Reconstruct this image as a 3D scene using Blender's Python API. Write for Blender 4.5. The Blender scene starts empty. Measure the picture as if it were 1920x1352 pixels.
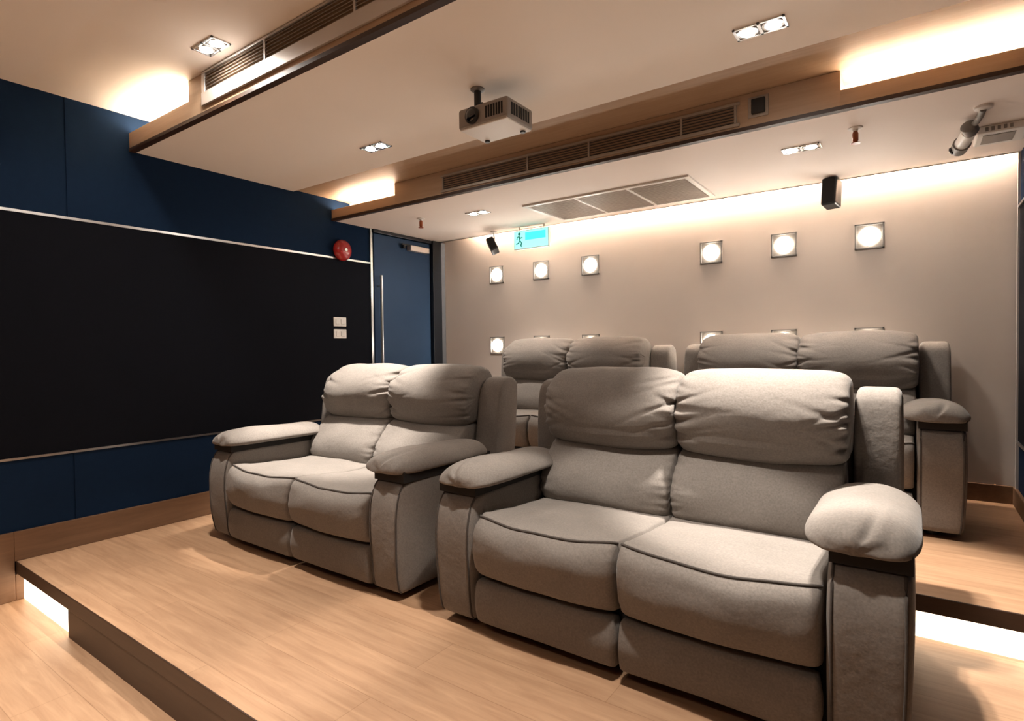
import bpy, math, random
from math import sin, cos, pi, radians, sqrt, exp
from mathutils import Vector, Matrix, noise

random.seed(4)
SC = bpy.context.scene
COL = SC.collection

# ------------------------------------------------------------------ materials
def nodes_of(name):
    m = bpy.data.materials.new(name); m.use_nodes = True
    nt = m.node_tree
    b = nt.nodes['Principled BSDF']
    return m, nt, b

def mat_plain(name, col, rough=.6, metal=0.0, var=.06, scale=6.0, bump=0.0, bscale=200.0, spec=None, coat=0.0):
    m, nt, b = nodes_of(name)
    tc = nt.nodes.new('ShaderNodeTexCoord')
    nz = nt.nodes.new('ShaderNodeTexNoise'); nz.inputs['Scale'].default_value = scale; nz.inputs['Detail'].default_value = 4
    nt.links.new(tc.outputs['Object'], nz.inputs['Vector'])
    mx = nt.nodes.new('ShaderNodeMix'); mx.data_type = 'RGBA'
    mx.inputs[6].default_value = (*[max(0, c*(1-var)) for c in col], 1)
    mx.inputs[7].default_value = (*[min(1, c*(1+var)) for c in col], 1)
    nt.links.new(nz.outputs['Fac'], mx.inputs[0])
    nt.links.new(mx.outputs[2], b.inputs['Base Color'])
    b.inputs['Roughness'].default_value = rough
    b.inputs['Metallic'].default_value = metal
    if spec is not None: b.inputs['Specular IOR Level'].default_value = spec
    if coat: b.inputs['Coat Weight'].default_value = coat
    if bump:
        n2 = nt.nodes.new('ShaderNodeTexNoise'); n2.inputs['Scale'].default_value = bscale
        nt.links.new(tc.outputs['Object'], n2.inputs['Vector'])
        bp = nt.nodes.new('ShaderNodeBump'); bp.inputs['Strength'].default_value = bump; bp.inputs['Distance'].default_value = .002
        nt.links.new(n2.outputs['Fac'], bp.inputs['Height']); nt.links.new(bp.outputs['Normal'], b.inputs['Normal'])
    return m

def mat_wood(name, c1, c2, rough=.45, planks=False, stretch=(1.2, 14, 14)):
    m, nt, b = nodes_of(name)
    tc = nt.nodes.new('ShaderNodeTexCoord')
    mp = nt.nodes.new('ShaderNodeMapping'); mp.inputs['Scale'].default_value = stretch
    nt.links.new(tc.outputs['Object'], mp.inputs['Vector'])
    nz = nt.nodes.new('ShaderNodeTexNoise'); nz.inputs['Scale'].default_value = 2.2; nz.inputs['Detail'].default_value = 8
    nz.inputs['Roughness'].default_value = .62; nz.inputs['Distortion'].default_value = .6
    nt.links.new(mp.outputs['Vector'], nz.inputs['Vector'])
    cr = nt.nodes.new('ShaderNodeValToRGB')
    cr.color_ramp.elements[0].position = .32; cr.color_ramp.elements[0].color = (*c1, 1)
    cr.color_ramp.elements[1].position = .68; cr.color_ramp.elements[1].color = (*c2, 1)
    nt.links.new(nz.outputs['Fac'], cr.inputs['Fac'])
    out = cr.outputs['Color']
    if planks:
        br = nt.nodes.new('ShaderNodeTexBrick')
        br.inputs['Scale'].default_value = 1.0
        br.inputs['Brick Width'].default_value = 1.2; br.inputs['Row Height'].default_value = .19
        br.inputs['Mortar Size'].default_value = .0015; br.inputs['Mortar Smooth'].default_value = .3
        br.inputs['Color1'].default_value = (1, 1, 1, 1); br.inputs['Color2'].default_value = (.90, .90, .90, 1)
        br.inputs['Mortar'].default_value = (.72, .68, .64, 1)
        nt.links.new(tc.outputs['Object'], br.inputs['Vector'])
        mx = nt.nodes.new('ShaderNodeMix'); mx.data_type = 'RGBA'; mx.blend_type = 'MULTIPLY'; mx.inputs[0].default_value = 1
        nt.links.new(out, mx.inputs[6]); nt.links.new(br.outputs['Color'], mx.inputs[7])
        out = mx.outputs[2]
    nt.links.new(out, b.inputs['Base Color'])
    b.inputs['Roughness'].default_value = rough
    bp = nt.nodes.new('ShaderNodeBump'); bp.inputs['Strength'].default_value = .08; bp.inputs['Distance'].default_value = .002
    nt.links.new(nz.outputs['Fac'], bp.inputs['Height']); nt.links.new(bp.outputs['Normal'], b.inputs['Normal'])
    return m

def mat_fabric(name, col, rough=.9, sheen=.08):
    m, nt, b = nodes_of(name)
    tc = nt.nodes.new('ShaderNodeTexCoord')
    n1 = nt.nodes.new('ShaderNodeTexNoise'); n1.inputs['Scale'].default_value = 7; n1.inputs['Detail'].default_value = 5
    n3 = nt.nodes.new('ShaderNodeTexNoise'); n3.inputs['Scale'].default_value = 160; n3.inputs['Detail'].default_value = 3
    for n in (n1, n3): nt.links.new(tc.outputs['Object'], n.inputs['Vector'])
    mx = nt.nodes.new('ShaderNodeMix'); mx.data_type = 'RGBA'
    mx.inputs[6].default_value = (*[c*.84 for c in col], 1); mx.inputs[7].default_value = (*[c*1.16 for c in col], 1)
    nt.links.new(n1.outputs['Fac'], mx.inputs[0])
    m2 = nt.nodes.new('ShaderNodeMix'); m2.data_type = 'RGBA'; m2.blend_type = 'MULTIPLY'; m2.inputs[0].default_value = .45
    nt.links.new(mx.outputs[2], m2.inputs[6])
    cr = nt.nodes.new('ShaderNodeValToRGB'); cr.color_ramp.elements[0].position = .3; cr.color_ramp.elements[0].color = (.45, .45, .45, 1)
    cr.color_ramp.elements[1].position = .7
    nt.links.new(n3.outputs['Fac'], cr.inputs['Fac']); nt.links.new(cr.outputs['Color'], m2.inputs[7])
    nt.links.new(m2.outputs[2], b.inputs['Base Color'])
    b.inputs['Roughness'].default_value = rough
    b.inputs['Sheen Weight'].default_value = sheen; b.inputs['Sheen Roughness'].default_value = .4
    n2 = nt.nodes.new('ShaderNodeTexNoise'); n2.inputs['Scale'].default_value = 28; n2.inputs['Detail'].default_value = 6
    nt.links.new(tc.outputs['Object'], n2.inputs['Vector'])
    bp = nt.nodes.new('ShaderNodeBump'); bp.inputs['Strength'].default_value = .35; bp.inputs['Distance'].default_value = .006
    nt.links.new(n2.outputs['Fac'], bp.inputs['Height']); nt.links.new(bp.outputs['Normal'], b.inputs['Normal'])
    return m

def mat_emit(name, col, strength):
    m, nt, b = nodes_of(name)
    b.inputs['Base Color'].default_value = (*[min(1, c) for c in col], 1)
    b.inputs['Emission Color'].default_value = (*col, 1)
    b.inputs['Emission Strength'].default_value = strength
    b.inputs['Roughness'].default_value = .5
    return m

WARM = (1.0, .82, .63)
LAMP = (1.0, .91, .82)
M = {}
M['ceil'] = mat_plain('ceiling_paint', (.90, .84, .77), .75, var=.02, scale=2)
M['soffit'] = mat_plain('soffit_paint', (.86, .78, .72), .7, var=.02, scale=2)
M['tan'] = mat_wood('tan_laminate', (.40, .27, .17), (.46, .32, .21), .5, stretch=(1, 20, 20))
M['backwall'] = mat_plain('beige_wall_covering', (.58, .51, .455), .7, var=.03, scale=5, bump=.08, bscale=300)
M['navy'] = mat_plain('navy_wall_fabric', (.0060, .0180, .046), .9, var=.12, scale=30, bump=.2, bscale=500, spec=.1)
M['door'] = mat_plain('navy_door_laminate', (.022, .052, .110), .6, var=.06, scale=8, spec=.2)
M['black'] = mat_plain('charcoal_acoustic_fabric', (.0045, .0055, .0092), .9, var=.15, scale=60, bump=.2, bscale=600, spec=.12)
M['jamb'] = mat_plain('dark_door_jamb', (.006, .009, .014), .35, var=.05)
M['oak'] = mat_wood('oak_laminate', (.33, .188, .106), (.46, .285, .168), .48, planks=True)
M['darkwood'] = mat_wood('walnut_fascia', (.030, .013, .006), (.046, .021, .010), .5)
M['base'] = mat_wood('baseboard_wood', (.125, .064, .031), (.175, .092, .047), .55, stretch=(14, 1.2, 14))
M['steel'] = mat_plain('brushed_steel', (.62, .62, .62), .28, 1.0, var=.05)
M['alu'] = mat_plain('pale_aluminium', (.55, .52, .50), .4, .6, var=.05)
M['trimgrey'] = mat_plain('grey_trim', (.16, .175, .20), .35, .4)
M['grilledark'] = mat_plain('dark_grille', (.06, .052, .045), .4, .3)
M['grillefr'] = mat_plain('bronze_grille_frame', (.36, .31, .26), .4, .4)
M['polished'] = mat_plain('polished_louvre', (.24, .215, .20), .35, .2, var=.03)
M['slot'] = mat_plain('black_slot', (.006, .005, .005), .8)
M['fabric'] = mat_fabric('taupe_suede', (.215, .190, .168))
M['piping'] = mat_fabric('dark_piping', (.07, .058, .05))
M['under'] = mat_plain('black_underlining', (.012, .010, .009), .9)
M['white'] = mat_plain('white_plastic', (.75, .73, .70), .4, var=.02)
M['chrome'] = mat_plain('chrome_bezel', (.72, .72, .72), .22, 1.0, var=.02)
M['blackpl'] = mat_plain('black_plastic', (.008, .008, .008), .4)
M['greypl'] = mat_plain('grey_plastic', (.20, .185, .17), .45)
M['projgrey'] = mat_plain('warm_grey_plastic', (.28, .25, .23), .4)
M['red'] = mat_plain('red_enamel', (.36, .012, .012), .3, coat=.4)
M['orange'] = mat_plain('orange_bulb', (.32, .07, .015), .3)
M['lens'] = mat_plain('dark_glass', (.004, .004, .005), .08, spec=.8)
M['acpanel'] = mat_plain('grey_return_grille', (.50, .45, .41), .5, .2)
M['niche'] = mat_plain('lamp_frame', (.22, .19, .16), .45)
M['teal_dark'] = mat_emit('teal_mark', (.01, .12, .10), .3)
M['teal'] = mat_emit('teal_lit_face', (.04, .62, .58), .40)
M['pale_teal'] = mat_emit('pale_lit_face', (.30, .95, .85), .34)
M['led'] = mat_emit('cove_led', WARM, 19)
M['ledwash'] = mat_emit('wall_wash_led', (1.0, .86, .72), 58)
M['ledstep'] = mat_emit('step_led', (1.0, .80, .58), 1.2)
M['bulb'] = mat_emit('lamp_face', LAMP, 30)
M['walllamp'] = mat_emit('wall_lamp_face', (1.0, .92, .82), 14)

# ------------------------------------------------------------------ mesh helpers
class MB:
    def __init__(s): s.v = []; s.f = []
    def add(s, vs, fs):
        o = len(s.v); s.v += [tuple(v) for v in vs]; s.f += [tuple(i+o for i in f) for f in fs]; return s
    def box(s, x0, x1, y0, y1, z0, z1):
        vs = [(x, y, z) for x in (x0, x1) for y in (y0, y1) for z in (z0, z1)]
        return s.add(vs, [(0, 1, 3, 2), (4, 6, 7, 5), (0, 4, 5, 1), (2, 3, 7, 6), (0, 2, 6, 4), (1, 5, 7, 3)])
    def cyl(s, p0, p1, r0, r1=None, n=24):
        r1 = r0 if r1 is None else r1
        p0, p1 = Vector(p0), Vector(p1); d = (p1-p0).normalized()
        a = d.orthogonal().normalized(); b = d.cross(a)
        vs = [p0+(a*cos(2*pi*i/n)+b*sin(2*pi*i/n))*r0 for i in range(n)] + [p1+(a*cos(2*pi*i/n)+b*sin(2*pi*i/n))*r1 for i in range(n)]
        fs = [(i, (i+1) % n, n+(i+1) % n, n+i) for i in range(n)] + [tuple(range(n))[::-1], tuple(range(n, 2*n))]
        return s.add(vs, fs)
    def lathe(s, p0, axis, prof, n=28):
        p0 = Vector(p0); d = Vector(axis).normalized(); a = d.orthogonal().normalized(); b = d.cross(a)
        vs = []; fs = []; k = len(prof)
        for (r, h) in prof:
            for i in range(n): vs.append(p0+d*h+(a*cos(2*pi*i/n)+b*sin(2*pi*i/n))*max(r, 1e-5))
        for j in range(k-1):
            for i in range(n): fs.append((j*n+i, j*n+(i+1) % n, (j+1)*n+(i+1) % n, (j+1)*n+i))
        fs.append(tuple(range(n))[::-1]); fs.append(tuple(range((k-1)*n, k*n)))
        return s.add(vs, fs)
    def tube(s, pts, r, n=8):
        pts = [Vector(p) for p in pts]; rings = []
        for i, p in enumerate(pts):
            d = (pts[min(i+1, len(pts)-1)]-pts[max(i-1, 0)]).normalized()
            up = Vector((0, 0, 1)) if abs(d.z) < .9 else Vector((0, 1, 0))
            a = d.cross(up).normalized(); b = d.cross(a)
            rings.append([p+(a*cos(2*pi*k/n)+b*sin(2*pi*k/n))*r for k in range(n)])
        vs = [v for rg in rings for v in rg]
        fs = [(i*n+k, i*n+(k+1) % n, (i+1)*n+(k+1) % n, (i+1)*n+k) for i in range(len(pts)-1) for k in range(n)]
        fs += [tuple(range(n))[::-1], tuple(range((len(pts)-1)*n, len(pts)*n))]
        return s.add(vs, fs)
    def build(s, name, mat, parent=None, smooth=False, bevel=0, seg=2):
        me = bpy.data.meshes.new(name); me.from_pydata(s.v, [], s.f)
        import bmesh
        bm = bmesh.new(); bm.from_mesh(me); bmesh.ops.recalc_face_normals(bm, faces=bm.faces); bm.to_mesh(me); bm.free()
        me.materials.append(mat)
        if smooth:
            for p in me.polygons: p.use_smooth = True
        o = bpy.data.objects.new(name, me); COL.objects.link(o)
        if parent is not None: o.parent = parent
        if bevel:
            md = o.modifiers.new('edge', 'BEVEL'); md.width = bevel; md.segments = seg; md.limit_method = 'ANGLE'
        return o

def sharp(o, ang=40):
    me = o.data
    for p in me.polygons: p.use_smooth = True
    me.set_sharp_from_angle(angle=radians(ang))
    return o

def spline(pts, m, closed=True):
    P = [Vector(p) for p in pts]; n = len(P); out = []
    segs = n if closed else n-1
    for i in range(m):
        t = i/m*segs if closed else i/(m-1)*segs
        k = min(int(t), segs-1); f = t-k
        g = (lambda j: P[j % n]) if closed else (lambda j: P[max(0, min(n-1, j))])
        a, b, c, d = g(k-1), g(k), g(k+1), g(k+2)
        out.append(.5*((2*b)+(c-a)*f+(2*a-5*b+4*c-d)*f*f+(3*b-a-3*c+d)*f**3))
    return out

def loft(prof, a0, a1, axis='x', na=34, m=52, p=7, p2=None, cen=None, deform=None, smooth_prof=True):
    """closed soft shape: the profile swept along an axis, drawn in towards both ends"""
    pts = spline([(q[0], q[1], 0) for q in prof], m) if smooth_prof else [Vector((q[0], q[1], 0)) for q in prof]
    m = len(pts)
    c = Vector((cen[0], cen[1], 0)) if cen else sum(pts, Vector((0, 0, 0)))/m
    vs = []; rings = []
    for i in range(na+1):
        t = -1+2*i/na; u = sin(pi/2*t)*.6+t*.4 if 0 < i < na else t
        pp = p if u < 0 else (p2 or p)
        s = max(0.0, 1-abs(u)**pp)**(1/pp)
        if i in (0, na): s = .35 if pp > 4 else .08
        al = (a0+a1)/2+u*(a1-a0)/2
        ring = []
        for q in pts:
            w = c+(q-c)*s
            P = (al, w.x, w.y) if axis == 'x' else (w.x, al, w.y)
            if deform: P = deform(P[0], P[1], P[2], u)
            ring.append(len(vs)); vs.append(P)
        rings.append(ring)
    fs = []
    for i in range(na):
        for k in range(m):
            fs.append((rings[i][k], rings[i][(k+1) % m], rings[i+1][(k+1) % m], rings[i+1][k]))
    for ring in (rings[0], rings[-1]):
        cc = sum((Vector(vs[j]) for j in ring), Vector((0, 0, 0)))/m
        vs.append(tuple(cc)); ci = len(vs)-1
        for k in range(m): fs.append((ring[k], ring[(k+1) % m], ci))
    mb = MB(); mb.v = vs; mb.f = fs
    return mb, rings, pts

def empty(name, loc, label=None, cat=None, group=None, rz=0):
    o = bpy.data.objects.new(name, None); COL.objects.link(o); o.location = loc; o.rotation_euler = (0, 0, rz)
    o.empty_display_size = .1
    if label: o['label'] = label
    if cat: o['category'] = cat
    if group: o['group'] = group
    return o

def tag(o, label, cat, group=None):
    o['label'] = label; o['category'] = cat
    if group: o['group'] = group
    return o

def struct(o, label=None):
    o['kind'] = 'structure'
    if label: o['label'] = label
    return o

# ------------------------------------------------------------------ dimensions (metres)
XR, YB, YF = 4.215, 4.15, -3.0
FL, P2 = -.20, .165                      # lower floor, rear platform; front platform top is 0
YP1, YP2 = .895, 2.49                    # front edges of the platforms
ZC1, ZC2, ZC3 = 2.44, 2.235, 2.08        # the three ceiling levels
Y1, Y2 = 1.45, 2.86                      # beams
BX0, BX1 = .715, 3.485                   # boxed middle part of each beam / step
PANEL0, PANEL1 = .5215, 1.789            # dark band on the side walls

# ------------------------------------------------------------------ room shell
struct(MB().box(0, XR, YF, YP1+.05, FL-.05, FL).build('floor', M['oak']), 'light oak floor in front of the platforms')
def platform(name, y0, y1, z, zb, label):
    root = struct(MB().box(0, XR, y0-.012, y1, z-.03, z).build(name, M['oak']), label)
    n = MB().box(0, XR, y0-.016, y0+.02, z-.062, z-.0006)
    n.build('nosing', M['darkwood'], root, bevel=.003)
    f = MB().box(BX0-.02, BX1+.02, y0-.004, y0+.05, zb, z-.05); f.build('fascia', M['darkwood'], root)
    r = MB().box(0, XR, y0+.09, y0+.11, zb, z-.03); r.build('riser', M['white'], root)
    return root
platform('floor_platform', YP1, YP2+.02, 0, FL, 'front oak platform carrying two sofas')
platform('floor_platform', YP2, YB, P2, 0, 'rear oak platform at the back wall')

# side wall, left, in cladding boards with a joint
w = MB()
w.box(-.06, -.004, YF, YB, FL, 2.5)
w.box(-.004, 0, YF, 1.134, FL, 2.5); w.box(-.004, 0, 1.142, 3.262, FL, 2.5); w.box(-.004, 0, 3.262, YB, FL, P2); w.box(-.004, 0, 3.262, YB, 2.05, 2.5)
struct(w.build('wall_left', M['navy']), 'navy blue side wall')
struct(MB().box(-.003, .004, YF, 3.235, PANEL0, PANEL1).build('wall_left_panel', M['black']), 'charcoal acoustic band on the navy wall')
w = MB().box(XR, XR+.06, YF, YB, FL, 2.5)
struct(w.build('wall_right', M['navy']), 'navy blue wall on the other side')
struct(MB().box(XR-.004, XR+.003, YF, 4.07, PANEL0, PANEL1).build('wall_right_panel', M['black']), 'charcoal band on the far side wall')
struct(MB().box(0, XR, YB, YB+.06, FL, 2.5).build('wall_back', M['backwall']), 'beige rear wall with square lights')
struct(MB().box(0, XR, YF-.06, YF, FL, 2.5).build('wall_front', M['black']), 'dark wall at the screen end')
t = MB().box(.0, .011, YF, 3.235, PANEL1-.007, PANEL1+.007); struct(t.build('trim_1', M['steel']), 'upper steel strip of the dark band')
t = MB().box(.0, .011, YF, 3.235, PANEL0-.006, PANEL0+.006); struct(t.build('trim_2', M['steel']), 'lower steel strip of the dark band')
t = MB().box(.0, .014, 3.236, 3.258, .0, ZC3); struct(t.build('trim_3', M['steel']), 'upright steel strip beside the door')
t = MB().box(XR-.012, XR, YF, 4.07, PANEL1-.007, PANEL1+.007).box(XR-.012, XR, YF, 4.07, PANEL0-.007, PANEL0+.007)
struct(t.build('trim_4', M['steel']))
t = MB().box(XR-.012, XR, 4.07, 4.10, P2, ZC3); struct(t.build('trim_5', M['alu']))
bb = MB().box(0, .016, YF, YP1-.02, FL, .151).box(0, .016, YP1-.02, YP1+.09, FL, -.066).box(0, .016, YP1-.02, 2.47, 0.0, .151).box(0, .016, 2.47, 3.23, P2, P2+.12)
struct(bb.build('baseboard_left', M['base'], bevel=.003))
bb = MB().box(XR-.016, XR, YF, YP1-.02, FL, .151).box(XR-.016, XR, YP1-.02, 2.47, 0, .151).box(XR-.016, XR, 2.47, YB, P2, P2+.10)
struct(bb.build('baseboard_right', M['base'], bevel=.003))
struct(MB().box(.0, XR, YB-.016, YB, P2, P2+.10).build('baseboard_back', M['base'], bevel=.003))

# door on the left wall
d = struct(MB().box(.0, .012, 3.275, 3.955, P2+.006, 2.045).build('door_1', M['door'], bevel=.003), 'navy blue door with a long steel pull')
hd = MB(); hd.cyl((.055, 3.315, .75), (.055, 3.315, 1.69), .0125); hd.cyl((.01, 3.315, .85), (.055, 3.315, .85), .008); hd.cyl((.01, 3.315, 1.60), (.055, 3.315, 1.60), .008)
sharp(hd.build('door_handle', M['steel'], d))
cl = MB().box(.012, .065, 3.66, 3.90, 1.945, 1.995); cl.build('door_closer', M['alu'], d, bevel=.006)
ca = MB().box(.045, .06, 3.56, 3.68, 1.985, 1.997).box(.02, .05, 3.585, 3.61, 1.96, 1.997); ca.build('closer_arm', M['blackpl'], d)
jb = MB().box(.0, .045, 3.968, 4.085, P2, ZC3).box(.0, .03, 3.262, 3.968, 2.05, ZC3)
struct(jb.build('door_frame', M['jamb'], bevel=.004))
struct(MB().box(.0, .035, 4.087, 4.148, P2, ZC3).build('trim_6', M['trimgrey'], bevel=.004))

# ceiling levels
struct(MB().box(0, XR, YF, Y1+.20, ZC1, ZC1+.06).build('ceiling', M['ceil']), 'highest ceiling level over the front floor')
mid = MB()
mid.box(0, XR, Y1, 2.525, ZC2, ZC2+.03)
struct(mid.build('ceiling_middle', M['ceil']), 'middle ceiling level carrying the projector')
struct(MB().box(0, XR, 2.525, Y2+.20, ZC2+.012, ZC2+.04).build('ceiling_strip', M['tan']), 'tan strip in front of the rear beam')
struct(MB().box(0, XR, Y2, 4.085, ZC3, ZC3+.02).build('ceiling_rear', M['soffit']), 'lowest ceiling level over the rear row')
struct(MB().box(0, XR, 4.08, YB, 2.30, 2.34).box(0, XR, 4.06, 4.085, ZC3, 2.34).build('trim_7', M['soffit']))
def beam(name, y, zb, zt, lip, label):
    b = MB().box(BX0, BX1, y-.002, y+.18, zb+.012, zt)                     # boxed middle
    r = struct(b.build(name, M['tan'], bevel=.003), label)
    l = MB().box(0.0, XR, y-.001, y+.022, zb+.012, zb+lip); l.build('lip', M['tan'], r, bevel=.003)
    e = MB().box(0.0, XR, y-.004, y+.03, zb-.004, zb+.014); e.build('edge_strip', M['darkwood'], r)
    MB().box(0, XR, y+.18, y+.20, zb+.01, zt).build('cove_back', M['ceil'], r)
    return r
beam('ceiling_beam', Y1, ZC2, ZC1+.002, .105, 'front ceiling beam with glowing ends')
beam('ceiling_beam', Y2, ZC3, ZC2+.012, .083, 'rear ceiling beam with a long air grille')

# LED strips (the things that glow)
def led(x0, x1, y0, y1, z0, z1, mat, label, group):
    o = MB().box(x0, x1, y0, y1, z0, z1).build('led_strip', M[mat])
    return tag(o, label, 'light strip', group)
GL = 'cove light strips'
led(.02, BX0-.005, Y1+.05, Y1+.075, ZC2+.085, ZC2+.095, 'led', 'warm light strip at the navy wall end of the front ceiling beam', GL)
led(BX1+.005, XR-.02, Y1+.05, Y1+.075, ZC2+.085, ZC2+.095, 'led', 'warm light strip at the far wall end of the front ceiling beam', GL)
led(.02, BX0-.005, Y2+.05, Y2+.075, ZC3+.062, ZC3+.072, 'led', 'warm light strip above the fire bell in the rear beam', GL)
led(BX1+.005, XR-.02, Y2+.05, Y2+.075, ZC3+.062, ZC3+.072, 'led', 'warm light strip in the rear beam near the bullet camera', GL)
led(.45, XR-.02, 4.105, 4.125, 2.22, 2.23, 'ledwash', 'light strip hidden in the slot above the beige wall', 'wall wash strip')
GS = 'step light strips'
led(.02, BX0-.03, YP1+.012, YP1+.022, FL+.001, -.062, 'ledstep', 'glowing strip under the front platform edge by the navy wall', GS)
led(BX1+.03, XR-.02, YP1+.012, YP1+.022, FL+.001, -.062, 'ledstep', 'glowing strip under the front platform edge away from the navy wall', GS)
led(.02, BX0-.03, YP2+.012, YP2+.022, .001, P2-.062, 'ledstep', 'glowing strip under the rear step by the navy wall', GS)
led(BX1+.03, XR-.02, YP2+.012, YP2+.022, .001, P2-.062, 'ledstep', 'bright strip under the rear step beside the nearest sofa', GS)

# ------------------------------------------------------------------ lamps
def spot(name, loc, energy, cone=95, blend=.6, parent=None, tilt=(0, 0), size=.03, col=LAMP):
    l = bpy.data.lights.new(name, 'SPOT'); l.energy = energy; l.spot_size = radians(cone); l.spot_blend = blend
    l.color = col; l.shadow_soft_size = size
    o = bpy.data.objects.new(name, l); COL.objects.link(o); o.location = loc; o.rotation_euler = (tilt[0], tilt[1], 0)
    if parent: o.parent = parent
    return o

def twin(x, y, z, label, group, e=20, cone=95, sx=.044, tilt=(0, 0), spill=1.5, blend=.6, bulb='bulb', col=LAMP):
    r = empty('twin_downlight', (x, y, z), label, 'ceiling light', group)
    fr = MB(); W, D, h = .090, .045, .006
    fr.box(-W, W, -D, -D+.010, -h, .0).box(-W, W, D-.010, D, -h, 0).box(-W, -W+.010, -D, D, -h, 0).box(W-.010, W, -D, D, -h, 0).box(-.006, .006, -D, D, -h, 0)
    fr.build('frame', M['chrome'], r, bevel=.001)
    bp = MB().box(-W+.01, W-.01, -D+.01, D-.01, -.0015, -.0005); bp.build('backing', M['greypl'], r)
    for s in (-1, 1):
        g = MB().lathe((s*sx, 0, -.002), (0, 0, -1), [(.037, 0), (.037, .003), (.030, .0035)]); sharp(g.build('gimbal', M['chrome'], r))
        b = MB().lathe((s*sx, 0, -.0055), (0, 0, -1), [(.028, 0), (.025, .003), (.010, .005)]); b.build('lamp', M[bulb], r, smooth=True)
        spot('beam_light', (s*sx, 0, -.02), e, cone, blend, r, tilt, col=col)
        spot('spill_light', (s*sx, 0, -.02), spill, 165, .3, r, (0, 0), col=col)
    return r
GT = 'twin ceiling downlights'
twin(1.15, 1.345, ZC1, 'twin downlight in the highest ceiling, close to the front beam', GT, e=26, cone=56, blend=.22, spill=3.2)
twin(2.98, 1.345, ZC1, 'second twin downlight in front of the front beam, away from the navy wall', GT, e=26, cone=56, blend=.22, spill=3.2)
twin(1.15, -.30, ZC1, 'added unseen twin downlight over the lower floor, nearer the navy wall', GT, e=62, cone=80, blend=.9)  # added fill lamp, unseen behind the camera, to brighten the lower floor
twin(2.85, -.30, ZC1, 'added unseen twin downlight over the lower floor, away from the navy wall', GT, e=62, cone=80, blend=.9)  # its pair, also added out of view as fill light
twin(1.20, 2.26, ZC2, 'twin downlight in the middle ceiling above the smaller looking sofa', GT, e=52, cone=54, blend=.5, tilt=(radians(3), radians(8)))
twin(3.28, 2.275, ZC2, 'bright twin downlight in the middle ceiling above the nearest sofa', GT, e=60, cone=52, blend=.45, tilt=(radians(3), radians(-6)))
twin(1.075, 3.36, ZC3, 'twin downlight in the rear ceiling beside the green exit sign', GT, e=7)
twin(3.27, 3.295, ZC3, 'twin downlight in the rear ceiling beside the black hanging speaker', GT, e=7)

# square wall lights: two rows of six
XS = [.657, 1.133, 1.605, 2.567, 3.042, 3.524]
ORD = ['first', 'second', 'third', 'fourth', 'fifth', 'sixth']
for row, z in (('upper', 1.725), ('lower', 1.085)):
    for k, x in enumerate(XS):
        lab = f'square wall light in the {row} row on the beige wall, {ORD[k]} from navy door'
        r = empty('wall_light', (x, YB, z), lab, 'wall light', 'square wall lights')
        S = .078
        f = MB().box(-S, S, -.012, 0, S-.010, S).box(-S, S, -.012, 0, -S, -S+.010).box(-S, -S+.010, -.012, 0, -S, S).box(S-.010, S, -.012, 0, -S, S)
        f.build('frame', M['greypl'], r, bevel=.001)
        MB().box(-S+.01, S-.01, -.004, -.001, -S+.01, S-.01).build('reflector', M['niche'], r)
        g = MB().lathe((0, -.004, 0), (0, -1, 0), [(.056, 0), (.055, .006), (.045, .012), (.02, .016)]); g.build('lamp', M['walllamp'], r, smooth=True)

# ------------------------------------------------------------------ air grilles
def louvre(root, x0, x1, z0, z1, n, y=0.0, mat='grilledark'):
    b = MB().box(x0, x1, y+.002, y+.006, z0, z1); 
    for i in range(n):
        zc = z0+(i+.5)*(z1-z0)/n; h = (z1-z0)/n*.28
        b.add([(x0, y+.001, zc+h), (x1, y+.001, zc+h), (x1, y-.009, zc-h), (x0, y-.009, zc-h), (x0, y+.003, zc+h*.6), (x1, y+.003, zc+h*.6), (x1, y-.007, zc-h*1.4), (x0, y-.007, zc-h*1.4)],
              [(0, 1, 2, 3), (7, 6, 5, 4), (0, 4, 5, 1), (3, 2, 6, 7), (0, 3, 7, 4), (1, 5, 6, 2)])
    return b.build('louvre_panel', M[mat], root)
g = empty('air_grille', (0, Y2-.003, 0), 'long dark slotted air grille in the face of the rear beam', 'air grille')
xs = [1.185, 1.86, 2.27, 2.79, 3.05]; z0, z1 = 2.118, 2.202
for a, b in zip(xs[:-1], xs[1:]): louvre(g, a+.006, b-.006, z0, z1, 6)
fr = MB().box(xs[0]-.02, xs[-1]+.02, -.010, 0, z1, z1+.014).box(xs[0]-.02, xs[-1]+.02, -.010, 0, z0-.016, z0)
for x in xs: fr.box(x-.006, x+.006, -.010, 0, z0, z1)
fr.build('frame', M['grillefr'], g, bevel=.0015)
g = empty('air_grille', (0, Y1-.003, 0), 'glossy metal air grille along the front beam under the highest ceiling', 'air grille')
xs = [.90, 1.42, 2.02, 2.62, 3.30]; z0, z1 = 2.335, 2.425
for a, b in zip(xs[:-1], xs[1:]): louvre(g, a+.006, b-.006, z0, z1, 6, mat='polished')
fr = MB().box(xs[0]-.03, xs[-1]+.03, -.010, 0, z1, z1+.010).box(xs[0]-.03, xs[-1]+.03, -.012, 0, z0-.062, z0).box(xs[0]-.03, xs[0], -.010, 0, z0, z1).box(xs[-1], xs[-1]+.03, -.010, 0, z0, z1)
for x in xs[1:-1]: fr.box(x-.006, x+.006, -.010, 0, z0, z1)
fr.build('frame', M['alu'], g, bevel=.0015)
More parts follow.
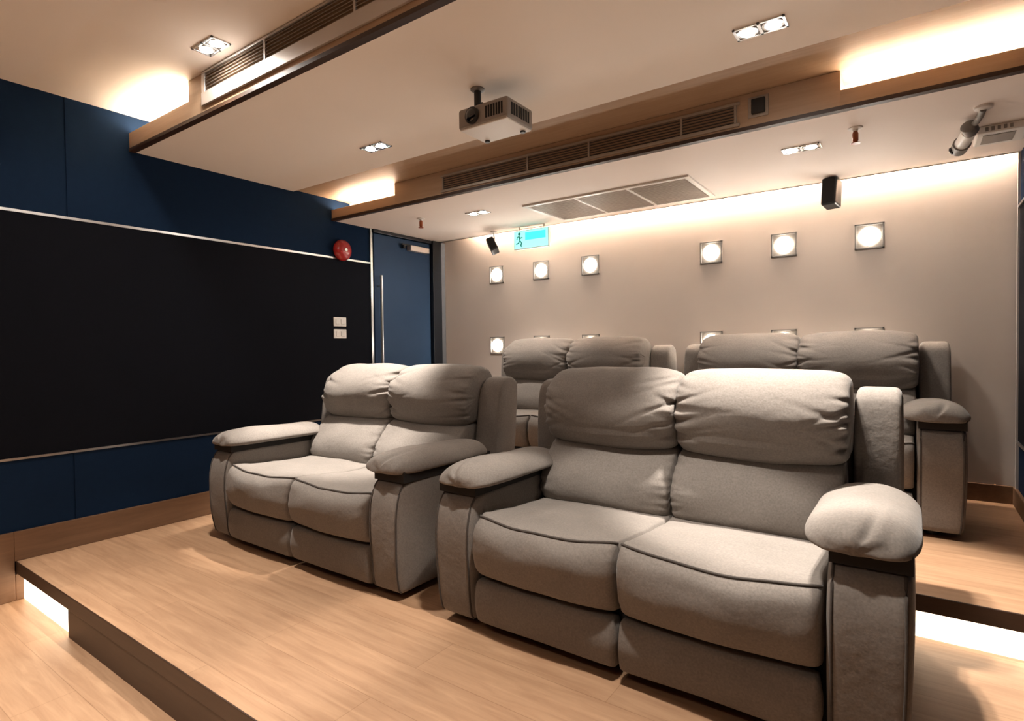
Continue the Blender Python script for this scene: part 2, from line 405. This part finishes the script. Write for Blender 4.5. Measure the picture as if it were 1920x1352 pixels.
# return grille in the rear ceiling
g = empty('return_air_panel', (0, 0, ZC3), 'large grey return air grille set in the rear ceiling', 'air grille')
X0, X1, A0, A1 = 1.485, 2.62, 3.42, 3.93
fr = MB()
fr.box(X0-.03, X1+.03, A0-.03, A0, -.012, 0).box(X0-.03, X1+.03, A1, A1+.03, -.012, 0).box(X0-.03, X0, A0, A1, -.012, 0).box(X1, X1+.03, A0, A1, -.012, 0)
cuts = [X0, X0+.378, X0+.757, X1]
for x in cuts[1:-1]: fr.box(x-.008, x+.008, A0, A1, -.012, 0)
fr.build('frame', M['white'], g, bevel=.002)
for a, b in zip(cuts[:-1], cuts[1:]):
    m = MB().box(a+.01, b-.01, A0+.002, A1-.002, -.003, -.001)
    n = 22
    for i in range(n):
        y = A0+(i+.5)*(A1-A0)/n; m.box(a+.01, b-.01, y-.004, y+.004, -.009, -.002)
    m.build('grille_panel', M['acpanel'], g)

# ------------------------------------------------------------------ projector
pr = empty('projector', (2.215, 2.06, 0), 'grey projector hanging from the middle ceiling on a black pole', 'projector')
bz0, bz1 = 2.035, 2.125
b = MB().box(-.135, .135, -.10, .10, bz0, bz1); b.build('body', M['projgrey'], pr, bevel=.012, seg=3)
MB().box(-.128, .128, -.094, .094, bz0-.004, bz0+.004).build('bottom_cover', M['white'], pr, bevel=.003)
le = MB().lathe((-.05, -.10, (bz0+bz1)/2), (0, -1, 0), [(.036, 0), (.036, .012), (.03, .016)]); sharp(le.build('lens_ring', M['blackpl'], pr))
gl = MB().lathe((-.05, -.114, (bz0+bz1)/2), (0, -1, 0), [(.028, 0), (.026, .004), (.012, .008)]); gl.build('lens', M['lens'], pr, smooth=True)
vt = MB()
for i in range(7): vt.box(.02+.014*i, .028+.014*i, -.102, -.098, bz0+.02, bz1-.02)
vt.build('front_vent', M['slot'], pr)
vt = MB()
for i in range(8): vt.box(.133, .137, -.07+.018*i, -.06+.018*i, bz0+.02, bz1-.02)
vt.build('side_vent', M['slot'], pr)
pl = MB().cyl((-.085, -.02, bz1), (-.085, -.02, ZC2-.004), .016); sharp(pl.build('mount_pole', M['blackpl'], pr))
MB().lathe((-.085, -.02, ZC2), (0, 0, -1), [(.032, 0), (.032, .006), (.018, .012)]).build('mount_plate', M['greypl'], pr, smooth=False)
ar = MB()
for (dx, dy) in ((-.02, -.07), (.09, -.05), (.09, .07), (-.04, .07)):
    ar.tube([(-.085, -.02, bz1+.012), (dx, dy, bz1+.012), (dx, dy, bz1-.002)], .006)
ar.build('mount_arms', M['blackpl'], pr)
fo = MB()
for s in (-1, 1):
    f1 = MB().cyl((s*.10, .07, bz0-.003), (s*.10, .07, bz0-.012), .012); sharp(f1.build('foot', M['blackpl'], pr))

# ------------------------------------------------------------------ exit sign
ex = empty('exit_sign', (1.137, 4.0, 0), 'turquoise lit exit sign hanging under the rear ceiling', 'exit sign')
ez0, ez1, ew = 1.892, 2.052, .175
MB().box(-ew, ew, -.014, .016, ez0, ez1).build('housing', M['white'], ex, bevel=.003)
MB().box(-ew+.008, ew-.008, -.0165, -.0135, ez0+.008, ez1-.008).build('lit_face', M['pale_teal'], ex)
MB().box(-.055, .145, -.0185, -.016, 1.965, 2.028).build('colour_block', M['teal'], ex)
pm = MB()
pm.lathe((-.115, -.0165, 2.022), (0, -1, 0), [(.013, 0), (.013, .002)], 16)
pm.tube([(-.118, -.018, 2.005), (-.108, -.018, 1.965), (-.125, -.018, 1.945), (-.145, -.018, 1.94)], .006)
pm.tube([(-.108, -.018, 1.965), (-.092, -.018, 1.945), (-.10, -.018, 1.918), (-.088, -.018, 1.915)], .006)
pm.tube([(-.140, -.018, 1.975), (-.135, -.018, 1.997), (-.118, -.018, 2.0), (-.098, -.018, 1.985), (-.084, -.018, 1.992)], .005)
pm.build('running_figure', M['teal_dark'], ex)
for s in (-1, 1):
    c_ = MB().cyl((s*.12, 0, ez1), (s*.12, 0, ZC3), .006); sharp(c_.build('hanger', M['white'], ex))

# ------------------------------------------------------------------ speakers
def speaker(x, y, z, rz, tilt, label, drop, k=1.0, roll=0.0):
    r = empty('hanging_speaker', (x, y, z), label, 'speaker', 'black ceiling speakers')
    cb = MB().box(-.042, .042, -.055, .055, -.085, .085).build('cabinet', M['blackpl'], r, bevel=.012, seg=3)
    gr = MB().box(-.036, .036, -.062, -.053, -.078, .078).build('front_grille', M['under'], r, bevel=.006)
    for o in (cb, gr): o.rotation_euler = (tilt, roll, rz); o.scale = (k, k, k)
    h = ZC3-z
    b = MB().cyl((0, .02, h), (0, .02, h-drop), .009); b.lathe((0, .02, h), (0, 0, -1), [(.03, 0), (.03, .006), (.012, .012)], 18)
    b.tube([(0, .02, h-drop), (0, .03, .06), (0, .02, .03)], .008)
    sharp(b.build('bracket', M['white'], r))
    return r
speaker(.74, 3.98, 1.955, radians(38), radians(-26), 'black speaker tilted on a white ceiling bracket beside the exit sign', .03, .8, radians(-24))
speaker(3.335, 3.99, 1.985, radians(-12), radians(-8), 'black speaker hanging upright above the last three wall lights', .02)

# ------------------------------------------------------------------ bullet camera and ceiling box
cm = empty('security_camera', (3.945, 3.37, ZC3), 'grey bullet security camera on a rear ceiling bracket', 'security camera')
sharp(MB().lathe((.045, -.17, 0), (0, 0, -1), [(.032, 0), (.032, .010), (.022, .016)]).build('base', M['white'], cm))
sharp(MB().tube([(.045, -.17, -.012), (.04, -.12, -.022), (.03, -.07, -.03), (.018, -.03, -.034)], .013, 12).build('arm', M['greypl'], cm))
j = MB().lathe((.0, -.05, -.03), (.2, .6, -.25), [(.016, 0), (.031, .012), (.031, .05), (.02, .066)]); sharp(j.build('joint', M['greypl'], cm))
bd = MB().cyl((.01, 0, -.048), (-.015, .15, -.068), .030); sharp(bd.build('body', M['white'], cm))
hd = MB().cyl((-.01, .12, -.064), (-.02, .185, -.073), .037, .034); sharp(hd.build('hood', M['greypl'], cm))
MB().lathe((-.045, .165, -.078), (-1, .1, -.3), [(.018, 0), (.016, .010), (.006, .014)]).build('lens', M['lens'], cm, smooth=True)
bx = empty('ceiling_box', (4.075, 3.60, ZC3), 'pale slotted box fixed flat on the rear ceiling by the corner', 'ceiling box')
MB().box(-.085, .105, -.11, .11, -.035, 0).build('housing', M['white'], bx, bevel=.006)
v = MB()
for i in range(5): v.box(-.055+.022*i, -.043+.022*i, -.114, -.108, -.027, -.009)
v.build('front_vent', M['greypl'], bx)
MB().box(-.06, .06, -.07, .07, -.0375, -.034).build('bottom_panel', M['greypl'], bx)

# ------------------------------------------------------------------ small fixtures
def sprinkler(x, y, label):
    r = empty('fire_sprinkler', (x, y, ZC3), label, 'sprinkler', 'fire sprinklers')
    sharp(MB().lathe((0, 0, 0), (0, 0, -1), [(.032, 0), (.030, .004), (.014, .008), (.010, .016)]).build('base', M['white'], r))
    MB().lathe((0, 0, -.014), (0, 0, -1), [(.008, 0), (.013, .012), (.013, .045), (.006, .058)]).build('bulb', M['orange'], r, smooth=True)
    sharp(MB().lathe((0, 0, -.070), (0, 0, -1), [(.020, 0), (.020, .003)]).build('deflector', M['orange'], r))
sprinkler(.60, 3.24, 'small reddish fire sprinkler in the rear ceiling near the navy door')
sprinkler(3.52, 3.15, 'small orange fire sprinkler in the rear ceiling above the hanging speaker')
sn = empty('wall_sensor', (3.152, Y2-.002, 2.175), 'small black square sensor on the rear beam face', 'sensor')
MB().box(-.045, .045, -.006, 0, -.048, .048).build('plate', M['grillefr'], sn, bevel=.002)
MB().box(-.028, .032, -.022, -.004, -.034, .034).build('housing', M['blackpl'], sn, bevel=.004)
bl = empty('fire_alarm_bell', (0, 2.935, 1.853), 'round red fire alarm bell on the navy wall', 'fire bell')
sharp(MB().cyl((0, 0, 0), (.03, 0, 0), .045).build('base', M['blackpl'], bl))
sharp(MB().lathe((.022, 0, 0), (1, 0, 0), [(.082, 0), (.084, .008), (.080, .022), (.062, .040), (.03, .050), (.006, .052)], 40).build('gong', M['red'], bl), 50)
sharp(MB().lathe((.072, 0, 0), (1, 0, 0), [(.014, 0), (.012, .008)], 16).build('centre_bolt', M['steel'], bl))
for z, lab in ((1.284, 'upper white switch plate on the charcoal band'), (1.188, 'lower white switch plate on the charcoal band')):
    s = empty('light_switch', (.004, 2.915, z), lab, 'light switch', 'white switch plates')
    MB().box(0, .009, -.060, .060, -.036, .036).build('plate', M['white'], s, bevel=.003)
    for k in (-1, 1): MB().box(.008, .014, k*.024-.018, k*.024+.018, -.02, .02).build('rocker', M['white'], s, bevel=.002)

# ------------------------------------------------------------------ sofas
def nz(x, y, z): return noise.noise(Vector((x, y, z)))

def sofa(cx, cy, cz, label, lean=0.0, seed=0, rz=0.0, extra=0.0):
    root = empty('reclining_loveseat', (cx, cy, cz), label, 'sofa', 'two-seat recliner sofas', rz)
    fab = M['fabric']; sd = seed*7.3
    def back(x, y, z):                       # backrest parts lean back
        return (x, y+lean*max(0, z-.42)/.5, z)
    # body and feet
    MB().box(-.70, .70, .05, .80, .03, .24).build('base_frame', M['under'], root)
    for sx in (-1, 1):
        for y in (.10, .74):
            sharp(MB().cyl((sx*.64, y, 0), (sx*.64, y, .04), .03).build('foot', M['blackpl'], root))
    # footrest flaps
    fp = [(.03, .198), (-.012, .196), (-.026, .16), (-.030, .11), (-.018, .055), (.0, .036), (.04, .036), (.06, .10), (.05, .17)]
    for sx in (-1, 1):
        a0, a1 = (-.572, -.003) if sx < 0 else (.003, .572)
        def df(x, y, z, u):
            f = max(0, 1-abs(y)/.06)
            return (x, y+.006*nz(x*5+sd, z*9, 2)*f, z)
        mb, _, _ = loft(fp, a0, a1, p=18, na=26, m=36, deform=df)
        mb.build('footrest', fab, root, smooth=True)
    # seats with welt
    sp = [(.60, .40), (.42, .405), (.22, .418), (.08, .434), (.012, .436), (-.028, .405), (-.044, .345), (-.034, .27), (-.008, .222), (.06, .208), (.35, .20), (.60, .22)]
    for sx in (-1, 1):
        a0, a1 = (-.575, -.0005) if sx < 0 else (.0005, .575)
        def ds(x, y, z, u):
            k = 1-u*u
            fr = max(0.0, min(1.0, (.30-y)/.32))
            top = max(0.0, min(1.0, (z-.30)/.12))
            z2 = z-.020*k*fr*top+.012*k*(1-fr)*top
            y2 = y-.022*k*fr
            w = exp(-(1-abs(u))/.12)
            z2 += .006*w*nz(y*26+sd, x*5, 1)*top
            z2 += .007*nz(x*6+sd, y*6, z*3)*top
            y2 += .007*nz(x*7+sd, z*12, 4)*fr+.006*w*nz(z*40, x*6, sd)*fr
            return (x, y2, z2)
        mb, rings, pts = loft(sp, a0, a1, p=18, na=40, m=64, deform=ds, cen=(.28, .32))
        so = mb.build('seat', fab, root, smooth=True)
        k = min(range(len(pts)), key=lambda i: (pts[i].x-.004)**2+(pts[i].y-.436)**2)
        line = [Vector(mb.v[r[k]])+Vector((0, -.001, .0015)) for r in rings[1:-1]]
        MB().tube(line, .0048, 7).build('piping', M['piping'], so, smooth=True)
    # lumbar cushions
    lp = [(.52, .37), (.462, .395), (.436, .445), (.450, .52), (.505, .60), (.57, .655), (.66, .67), (.70, .62), (.72, .5), (.66, .38)]
    for sx in (-1, 1):
        a0, a1 = (-.580, -.001) if sx < 0 else (.001, .580)
        def dl(x, y, z, u):
            e = exp(-(1-abs(u))/.10); fr = max(0.0, min(1.0, (.62-y)/.12))
            y2 = y+(.022*e*abs(nz(z*30+sd, x*5, 3))*1.6-.012*(1-u*u)+.012*nz(x*5+sd, z*8, 5))*fr
            return back(x, y2+extra*.6, z)
        mb, _, _ = loft(lp, a0, a1, p=11, na=48, m=110, deform=dl)
        mb.build('back_cushion', fab, root, smooth=True)
    # headrest cushions
    hp = [(.62, .655), (.562, .650), (.516, .682), (.482, .745), (.474, .81), (.502, .88), (.565, .94), (.645, .972), (.725, .955), (.765, .88), (.77, .75), (.72, .66)]
    for sx in (-1, 1):
        a0, a1 = (-.592, .003) if sx < 0 else (-.003, .592)
        def dh(x, y, z, u):
            e = exp(-(1-abs(u))/.13); fr = max(0.0, min(1.0, (.70-y)/.12))
            wr = .55-1.6*abs(nz(z*22+sd+u*2, x*4+sd, 3+sd))+.5*nz(z*62, x*9, sd)
            y2 = y+pleat(x, z, u, fr)+(.020*e*wr-.014*(1-u*u)+.014*nz(x*4+sd, z*6, 8))*fr
            z2 = z+.006*nz(x*6+sd, y*6, 9)-.010*u*u*max(0, (z-.8)/.17)
            if z < .72: z2 -= .016*(1-u*u)*fr
            return back(x, y2+extra, z2)
        rr = random.Random(seed*10+sx)
        creases = [(rr.uniform(.70, .95), side, rr.uniform(.008, .013), rr.uniform(.014, .026), rr.uniform(.03, .075), rr.uniform(-.5, .5))
                   for side in (-1, 1) for _ in range(9 if side == -sx else 6)]
        def pleat(x, z, u, fr):
            d = 0.0
            for zk, side, wd, dep, ln, sl in creases:
                dist = (1-u*side)*.297
                if dist < .25:
                    d += dep*exp(-((z-zk-sl*dist)/wd)**2)*exp(-dist/ln)
            return min(d, .035)*fr
        mb, _, _ = loft(hp, a0, a1, p=9, na=56, m=150, deform=dh)
        mb.build('headrest', fab, root, smooth=True)
    # outer back with its two wings
    wp = [(.70, .36), (.675, .60), (.685, .82), (.71, .885), (.76, .905), (.82, .895), (.85, .82), (.855, .4), (.84, .06), (.76, .05), (.72, .12)]
    for sx in (-1, 1):
        a0, a1 = (-.738, -.588) if sx < 0 else (.588, .738)
        mb, _, _ = loft(wp, a0, a1, p=9, na=18, m=52, deform=lambda x, y, z, u: back(x, y+.006*nz(z*9+sd, x*8, 2), z))
        mb.build('back_wing', fab, root, smooth=True)
    bp = [(.73, .06), (.73, .5), (.74, .86), (.78, .885), (.83, .88), (.85, .80), (.85, .4), (.84, .07)]
    mb, _, _ = loft(bp, -.60, .60, p=14, na=20, m=40, deform=lambda x, y, z, u: back(x, y, z))
    mb.build('back_panel', fab, root, smooth=True)
    # arms
    ap = [(.80, .035), (.40, .03), (.10, .031), (.035, .031), (.004, .036), (-.012, .07), (-.024, .17), (-.030, .32), (-.020, .42), (.012, .488), (.08, .505), (.30, .508), (.60, .508), (.80, .50), (.82, .27)]
    dp = [(.530, .540), (.516, .565), (.545, .606), (.610, .637), (.69, .637), (.750, .608), (.782, .566), (.778, .538), (.73, .532), (.66, .530), (.58, .533)]
    for sx in (-1, 1):
        a0, a1 = .577, .770
        def da(x, y, z, u):
            o = max(0.0, (x-.60)/.178)
            x2 = x-o*.016*((z-.34)/.34)**2
            return (sx*x2, y+.004*nz(x*8, z*7, sd), z)
        mb, rings, pts = loft(ap, a0, a1, p=12, na=20, m=64, deform=da, cen=(.4, .27))
        arm = mb.build('arm', fab, root, smooth=True)
        # welt along the front edges
        for ri in (3, -4):
            idx = [i for i, q in enumerate(pts) if q.x < .10 and q.y > .035]
            idx.sort(key=lambda i: (pts[i].y if pts[i].x < .02 else .5+pts[i].x))
            ln = [Vector(mb.v[rings[ri][i]])+Vector((0, -.0012, 0)) for i in idx]
            MB().tube(ln, .004, 7).build('piping', M['piping'], arm, smooth=True)
        def dd(x, y, z, u):
            f = max(0.0, min(1.0, (.18-y)/.24))
            z2 = z-.02*f*f*max(0, (z-.53)/.12)+.006*nz(x*7+sd, y*7, 5)*max(0, min(1, (z-.52)/.08))
            wr = exp(-(1+u)/.10) if u < 0 else 0
            top0 = max(0, min(1, (z-.545)/.05))
            z2 += .010*wr*nz(x*32+sd, 1, sd)*top0; y2 = y+.010*wr*nz(x*26, z*22, sd)
            z2 -= max(0, (z-.54)/.1)*(.012+.020*max(0, min(1, y/.45)))
            top = max(0, min(1, (z-.54)/.10))
            # the fold that runs across the front of the pad
            dist = (x-.66)*.8-(z-.60)*.6
            z2 -= .022*exp(-(dist/.010)**2)*exp(-(1+u)/.25)*top
            return (sx*x, y2, z2)
        mb, _, _ = loft(dp, -.025, .60, axis='y', p=4.6, p2=6, na=56, m=90, deform=dd, cen=(.65, .545))
        mb.build('armrest_pad', fab, root, smooth=True)
        MB().box(min(sx*.585, sx*.765), max(sx*.585, sx*.765), .01, .60, .500, .548).build('pad_lining', M['under'], root)
    return root

sofa(2.985, 1.645, 0, 'large taupe recliner sofa nearest the viewer, on the front platform', 0.0, 1)
sofa(1.255, 1.645, 0, 'taupe recliner sofa on the front platform beside the navy wall', .06, 2, extra=.075)
sofa(1.608, 3.22, P2, 'rear platform recliner sofa nearer the door, mostly hidden by the front row', 0.0, 3)
sofa(3.182, 3.22, P2, 'rear platform recliner sofa whose arm shows past the nearest sofa', 0.0, 4)

# ------------------------------------------------------------------ camera
f, yaw, pitch, roll = 1064.4171, .6151, -.022, -.011
F = Vector((-sin(yaw)*cos(pitch), cos(yaw)*cos(pitch), sin(pitch))); R = Vector((cos(yaw), sin(yaw), 0)); U = R.cross(F)
R, U = R*cos(roll)+U*sin(roll), -R*sin(roll)+U*cos(roll)
cd = bpy.data.cameras.new('camera'); cam = bpy.data.objects.new('camera', cd); COL.objects.link(cam)
cd.sensor_fit = 'HORIZONTAL'; cd.sensor_width = 36; cd.lens = f/1920*36; cd.clip_start = .02
mw = Matrix((R, U, -F)).transposed().to_4x4(); mw.translation = Vector((3.7462, 0, 1.06))
cam.matrix_world = mw
SC.camera = cam

# ------------------------------------------------------------------ world and view
wd = bpy.data.worlds.new('world'); SC.world = wd; wd.use_nodes = True
wd.node_tree.nodes['Background'].inputs['Color'].default_value = (.02, .018, .016, 1)
wd.node_tree.nodes['Background'].inputs['Strength'].default_value = .2
SC.view_settings.view_transform = 'Standard'
SC.view_settings.look = 'None'
SC.view_settings.gamma = 1.0
SC.view_settings.use_curve_mapping = False
SC.view_settings.exposure = 1.87
